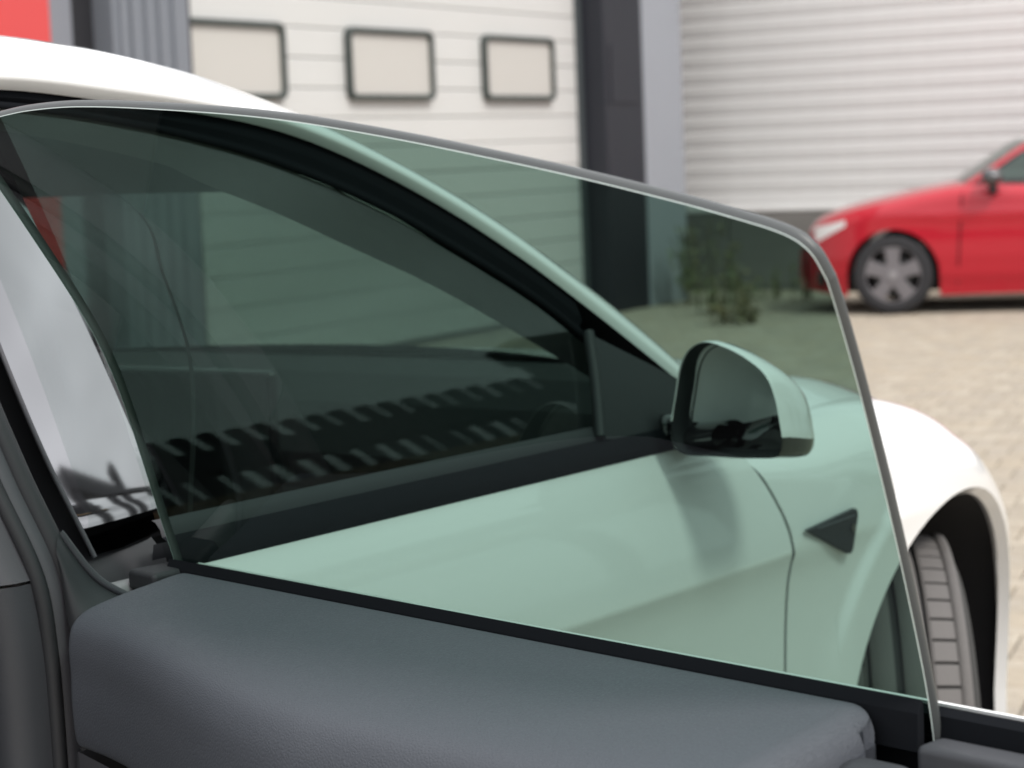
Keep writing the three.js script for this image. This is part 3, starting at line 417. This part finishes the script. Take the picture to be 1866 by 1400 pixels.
// ---------- the red car by the clad building ----------
{
  const R = group('red_car'); R.position.set(15.296, 0, -6.089); R.rotation.y = 1.978; // local +x is its front, local -z the side turned to the yard
  tag(R, 'red car with grey five-spoke wheels parked beside the ribbed building', 'car');
  const red = phys([0.43, 0.008, 0.022], 0.34, { specularIntensity: 0.4, clearcoat: 0.8, clearcoatRoughness: 0.03 }), black = M.gloss, gls = phys([0.34, 0.42, 0.39], 0, { transmission: 1, thickness: 0 });
  const top = (x) => smooth([[-3.3, 0.86], [-3.0, 1.0], [-2.4, 1.03], [-1.2, 1.025], [-0.6, 1.035], [-0.3, 0.995], [0, 0.935], [0.3, 0.865], [0.5, 0.80], [0.64, 0.725], [0.71, 0.63], [0.74, 0.5]], x);
  const wid = (x) => smooth([[-3.3, 0.74], [-2.9, 0.86], [-2.3, 0.90], [-1, 0.89], [-0.2, 0.90], [0.1, 0.89], [0.35, 0.83], [0.55, 0.72], [0.68, 0.58], [0.74, 0.44]], x);
  const bot = (x) => { for (const c of [0, -2.58]) { const t = (x - c) / 0.375; if (Math.abs(t) < 1) return 0.32 + 0.375 * Math.sqrt(1 - t * t); } return lin([[-3.3, 0.3], [-2.96, 0.2], [-2.2, 0.17], [-0.4, 0.15], [0.38, 0.15], [0.74, 0.2]], x); };
  const cx = []; const seg = (a, b, n) => { for (let i = 0; i <= n; i++) cx.push(a + (b - a) * i / n); }, arc = (c) => { for (let i = 0; i <= 28; i++) cx.push(c - 0.375 * Math.cos(Math.PI * i / 28) * 0.9999); };
  seg(-3.3, -2.9555, 8); arc(-2.58); seg(-2.2045, -0.3755, 30); arc(0); seg(0.3755, 0.74, 14);
  const side = sheet((u, v) => { const x = cx[Math.round(u * (cx.length - 1))], b = bot(x), t = top(x), w = wid(x), r = Math.min(0.12, (t - b) * 0.5); const y = v < 0.7 ? b + (t - r - b) * v / 0.7 : t - r + r * Math.sin((v - 0.7) / 0.3 * Math.PI / 2); let z = w - 0.05 * Math.max(0, (0.45 - y) / 0.3) + 0.012 * Math.exp(-((y - 0.80) ** 2) / 0.002) * lin([[-0.4, 1], [0.2, 0]], x) + 0.01 * Math.exp(-((y - 0.32) ** 2) / 0.003); if (y > t - r) { const k = (y - (t - r)) / r; z -= r * (1 - Math.sqrt(Math.max(0, 1 - k * k))); } return V(x, y, -z); }, cx.length - 1, 30, true);
  obj('body_side', side, red, R); obj('body_side', mirrorZ(side), red, R);
  obj('bonnet', sheet((u, v) => { const x = -0.62 + 1.36 * u, q = 2 * v - 1, t = top(x); return V(x + 0.05 * (1 - q * q) * u, t + 0.035 * (1 - q ** 4), (wid(x) - Math.min(0.12, (t - bot(x)) * 0.5) + 0.004) * q); }, 30, 16), red, R);
  obj('bumper', sheet((u, v) => { const q = 2 * v - 1; return V(0.74 + 0.09 * (1 - q * q) + 0.02 * Math.sin(u * 3), 0.52 - 0.33 * u, 0.45 * q); }, 8, 12), red, R);
  obj('bumper_intake', rbox(0.06, 0.13, 0.30, 0.03, 0.60, 0.30, -0.60), black, R);
  for (const s of [-1, 1]) { const h = group('headlight', R); obj('lens', sheet((u, v) => { const x = 0.38 + 0.27 * u, y = 0.755 - 0.10 * u + (0.03 + 0.05 * u) * (v - 0.5) * 1.6; return V(x, y, s * (wid(x) + 0.004 - 0.06 * Math.max(0, y - (top(x) - 0.1)))); }, 12, 6), phys([0.75, 0.75, 0.76], 0.12, { clearcoat: 1 }), h); }
  obj('door_gap', sheet((u, v) => { const y = 0.24 + 0.76 * u, x = -0.52 - 0.05 * u; return V(x + 0.012 * v, y, -(wid(x) + 0.004 - 0.05 * Math.max(0, (0.45 - y) / 0.3)) + 0.10 * Math.max(0, (y - 0.93) / 0.1) ** 2); }, 16, 1), M.flock, R);
  obj('underbody', rbox(3.5, 0.12, 1.4, 0.04, -1.3, 0.24, 0), std([0.01, 0.01, 0.01], 0.9), R);
  for (const x of [0, -2.58]) for (const s of [-1, 1]) obj('arch_liner', new THREE.CylinderGeometry(0.39, 0.39, 0.28, 32, 1, true, 0, Math.PI).rotateZ(Math.PI / 2).rotateY(Math.PI / 2).translate(x, 0.32, s * 0.66), std([0.012, 0.012, 0.012], 0.9), R);
  const roofY = (x) => smooth([[-3.05, 1.02], [-2.7, 1.24], [-2.2, 1.40], [-1.7, 1.435], [-1.3, 1.41], [-1.06, 1.35], [-0.8, 1.185], [-0.55, 1.03]], x);
  const rz = (y) => 0.80 - 0.42 * (y - 1.03);
  const glass = sheet((u, v) => { const x = -2.95 + 2.36 * u, b = top(x) - 0.01, t = Math.max(b, roofY(x) - 0.045), y = b + (t - b) * v; return V(x, y, -rz(y)); }, 50, 6);
  obj('side_window', glass, gls, R); obj('side_window', mirrorZ(glass), gls, R);
  const rail = sheet((u, v) => { const x = -3.05 + 2.5 * u, y = roofY(x) - 0.05 * (1 - v); return V(x, y, -rz(y) + 0.01 - 0.02 * (1 - v) + 0.05 * v * v); }, 60, 6);
  obj('roof_rail', rail, red, R); obj('roof_rail', mirrorZ(rail), red, R);
  const frame = sheet((u, v) => { const x = -2.95 + 2.33 * u, y = Math.max(top(x), roofY(x) - 0.05) - 0.028 * (1 - v); return V(x, y, -rz(y) - 0.006); }, 50, 2); obj('window_frame', frame, M.rubber, R);
  obj('roof', sheet((u, v) => { const x = -2.6 + 1.5 * u, q = 2 * v - 1; return V(x, roofY(x) + 0.03 * (1 - q * q), (rz(roofY(x)) - 0.06) * q); }, 20, 10), red, R);
  obj('windscreen', sheet((u, v) => { const x = -1.1 + 0.55 * u, q = 2 * v - 1; return V(x + 0.12 * (1 - q * q), roofY(x) + 0.02 * (1 - q * q), (rz(roofY(x)) - 0.055) * q); }, 10, 10), gls, R);
  obj('rear_window', sheet((u, v) => { const x = -3.05 + 0.45 * u, q = 2 * v - 1; return V(x - 0.06 * (1 - q * q), roofY(x) + 0.01, (rz(roofY(x)) - 0.055) * q); }, 8, 8), gls, R);
  obj('tail', sheet((u, v) => { const q = 2 * v - 1; return V(-3.3 - 0.08 * (1 - q * q), 0.87 - 0.57 * u, 0.735 * q); }, 6, 10), red, R);
  obj('cabin_floor', rbox(2.2, 0.2, 1.3, 0.05, -1.6, 0.62, 0), std([0.02, 0.02, 0.02], 0.9), R);
  for (const z of [-0.36, 0.36]) obj('seat', mergeGeometries([rbox(0.14, 0.62, 0.46, 0.06, -1.75, 0.95, z, 3), rbox(0.1, 0.18, 0.26, 0.04, -1.8, 1.30, z, 3)]), std([0.02, 0.02, 0.022], 0.8), R);
  const mm = group('door_mirror', R); mm.position.set(-0.80, 1.09, -0.97); obj('housing', new THREE.SphereGeometry(0.1, 24, 16).scale(0.85, 0.75, 1.0), phys([0.05, 0.05, 0.055], 0.2, { clearcoat: 1 }), mm); obj('arm', rbox(0.07, 0.10, 0.16, 0.02, -0.01, -0.085, 0.07), M.rubber, mm);
  const tyre = new THREE.LatheGeometry([[0.225, -0.1], [0.26, -0.108], [0.30, -0.104], [0.318, -0.085], [0.325, -0.04], [0.325, 0.04], [0.318, 0.085], [0.30, 0.104], [0.26, 0.108], [0.225, 0.1]].map(([a, b]) => new THREE.Vector2(a, b)), 48).rotateX(Math.PI / 2);
  const disc = (() => { const s = new THREE.Shape(); s.absarc(0, 0, 0.262, 0, Math.PI * 2); for (let k = 0; k < 5; k++) { const a = k * Math.PI * 0.4 + Math.PI * 0.3, h = new THREE.Path(), pt = (r, d) => [r * Math.cos(a + d), r * Math.sin(a + d)]; h.moveTo(...pt(0.10, -0.18)); h.lineTo(...pt(0.215, -0.36)); h.quadraticCurveTo(...pt(0.25, 0), ...pt(0.215, 0.36)); h.lineTo(...pt(0.10, 0.18)); h.closePath(); s.holes.push(h); } return new THREE.ExtrudeGeometry(s, { depth: 0.03, bevelEnabled: true, bevelSize: 0.006, bevelThickness: 0.008, bevelSegments: 2, curveSegments: 24 }); })();
  for (const x of [0, -2.58]) for (const s of [-1, 1]) { const w = group('wheel', R); w.position.set(x, 0.325, s * 0.79); w.rotation.y = s < 0 ? Math.PI : 0; obj('tyre', tyre, std([0.022, 0.022, 0.025], 0.85), w); const rm = obj('rim', disc, std([0.17, 0.16, 0.17], 0.5, { metalness: 0.3 }), w); rm.position.z = 0.062; obj('brake_disc', new THREE.CylinderGeometry(0.16, 0.16, 0.02, 32).rotateX(Math.PI / 2), std([0.06, 0.06, 0.06], 0.5, { metalness: 0.5 }), w); obj('hub_cap', new THREE.CylinderGeometry(0.035, 0.04, 0.02, 20).rotateX(Math.PI / 2).translate(0, 0, 0.105), std([0.25, 0.24, 0.25], 0.4), w); }
}
// ---------- weeds at the foot of the buildings ----------
function weed(x, z, n, hgt, spread, tones, label) {
  const W = group('weed'); W.position.set(x, 0, z); tag(W, label, 'weed');
  const by = tones.map(() => []);
  const stems = [];
  for (let i = 0; i < n; i++) {
    const a = rnd() * 6.283, r = spread * Math.sqrt(rnd()), h = hgt * (0.4 + 0.6 * rnd()), lean = 0.35 * h * rnd(), bx = r * Math.cos(a), bz = r * Math.sin(a), la = a + (rnd() - 0.5);
    const top = V(bx + lean * Math.cos(la), h, bz + lean * Math.sin(la));
    stems.push(new THREE.TubeGeometry(new THREE.QuadraticBezierCurve3(V(bx, -0.01, bz), V(bx, h * 0.6, bz), top), 5, 0.004, 3));
    for (let k = 0; k < 18; k++) {
      const t = 0.2 + 0.8 * rnd(), p = V(bx, 0, bz).lerp(top, t), L = 0.03 + 0.06 * rnd(), d = rnd() * 6.283, w = 0.008 + 0.012 * rnd(), e = V(Math.cos(d), 0.5 * rnd() - 0.1, Math.sin(d)), q = V(-Math.sin(d), 0.2, Math.cos(d));
      const g = sheet((u, v) => p.clone().addScaledVector(e, L * u).addScaledVector(q, w * (v - 0.5) * 2 * Math.sin(Math.PI * (0.1 + 0.85 * u))).add(V(0, -0.03 * u * u, 0)), 3, 2);
      by[Math.floor(rnd() * tones.length)].push(g);
    }
  }
  obj('stem', mergeGeometries(stems), std([0.10, 0.09, 0.04], 0.9), W);
  tones.forEach((c, i) => { if (by[i].length) { const m = obj('foliage', mergeGeometries(by[i]), phys(c, 1, { transmission: 0.35, thickness: 0 }), W); m.userData.kind = 'stuff'; } });
}
weed(15.35, -8.05, 22, 0.75, 0.26, [[0.17, 0.22, 0.07], [0.20, 0.23, 0.09], [0.24, 0.21, 0.10]], 'tall green weed growing at the foot of the blue-grey pilaster');
weed(15.7, -7.55, 16, 0.36, 0.34, [[0.16, 0.20, 0.07], [0.2, 0.19, 0.08]], 'low green weed against the concrete plinth');
weed(13.5, -6.65, 16, 0.28, 0.24, [[0.24, 0.18, 0.08], [0.19, 0.18, 0.07]], 'dry brownish weed rising between the pavers');
weed(14.4, -7.35, 16, 0.40, 0.26, [[0.17, 0.19, 0.07], [0.22, 0.19, 0.09]], 'yellowish green weed on the paving before the pilaster');

// ---------- across the yard, mirrored in the side window and pillar: hall with a batten parapet, and a steel gantry ----------
{
  const Hh = group('batten_canopy'); Hh.position.set(7.2, 0, 10.2); tag(Hh, 'dark canopy on posts with a batten parapet, mirrored in the white car front window', 'canopy');
  const dark = std([0.025, 0.027, 0.032], 0.8), tan = std([0.24, 0.17, 0.10], 0.85);
  const L = 10.5, B = (x0, x1, y0, y1, z0, z1) => rbox(x1 - x0, y1 - y0, z1 - z0, 0.01, (x0 + x1) / 2, (y0 + y1) / 2, (z0 + z1) / 2, 1);
  for (const x of [0.3, 3.6, 6.9, 10.2]) obj('post', B(x - 0.12, x + 0.12, 0, 4.8, 0.3, 0.54), dark, Hh); obj('edge_beam', B(0, L, 4.6, 5.0, 0, 0.25), dark, Hh); obj('timber_band', B(0, L, 5.002, 5.45, -0.04, 0.2), tan, Hh); obj('parapet', B(0, L, 6.052, 6.62, -0.02, 0.25), dark, Hh);
  const b1 = rbox(0.15, 0.50, 0.10, 0.008, 0, 0, 0, 1), b2 = rbox(0.13, 0.60, 0.08, 0.008, 0, 0, 0, 1);
  for (let k = 0; k < 32; k++) { const q = hash2(k, 77), a = obj('batten', b1, dark, Hh); a.position.set(0.16 + k * 0.32 + 0.03 * q, 6.84 - 0.04 * q, 0.06); a.scale.x = 0.75 + 0.4 * hash2(k, 31); const f = obj('louvre_fin', b2, dark, Hh); f.position.set(0.16 + k * 0.32, 5.75, 0.04); f.scale.x = hash2(k, 13) < 0.28 ? 2.0 : 0.7 + 0.5 * q; }
  const Gt = group('steel_gantry'); Gt.position.set(11.5, 0, 6.0); tag(Gt, 'dark steel gantry with short mast, mirrored in the white car pillar', 'gantry');
  const st = std([0.022, 0.024, 0.03], 0.6);
  obj('beam', rbox(6, 0.34, 0.3, 0.02, 0.4, 4.86, 0), st, Gt); obj('mast', rbox(0.30, 0.5, 0.2, 0.02, 0.95, 5.27, 0), st, Gt); obj('lamp_head', rbox(0.16, 0.2, 0.3, 0.04, 0.75, 5.36, 0), st, Gt);
  for (const x of [-2.4, -0.45, 0.62, 3.2]) obj('post', rbox(0.30, 4.7, 0.26, 0.02, x, 2.35, 0), st, Gt);
}
renderer.render(scene, camera);
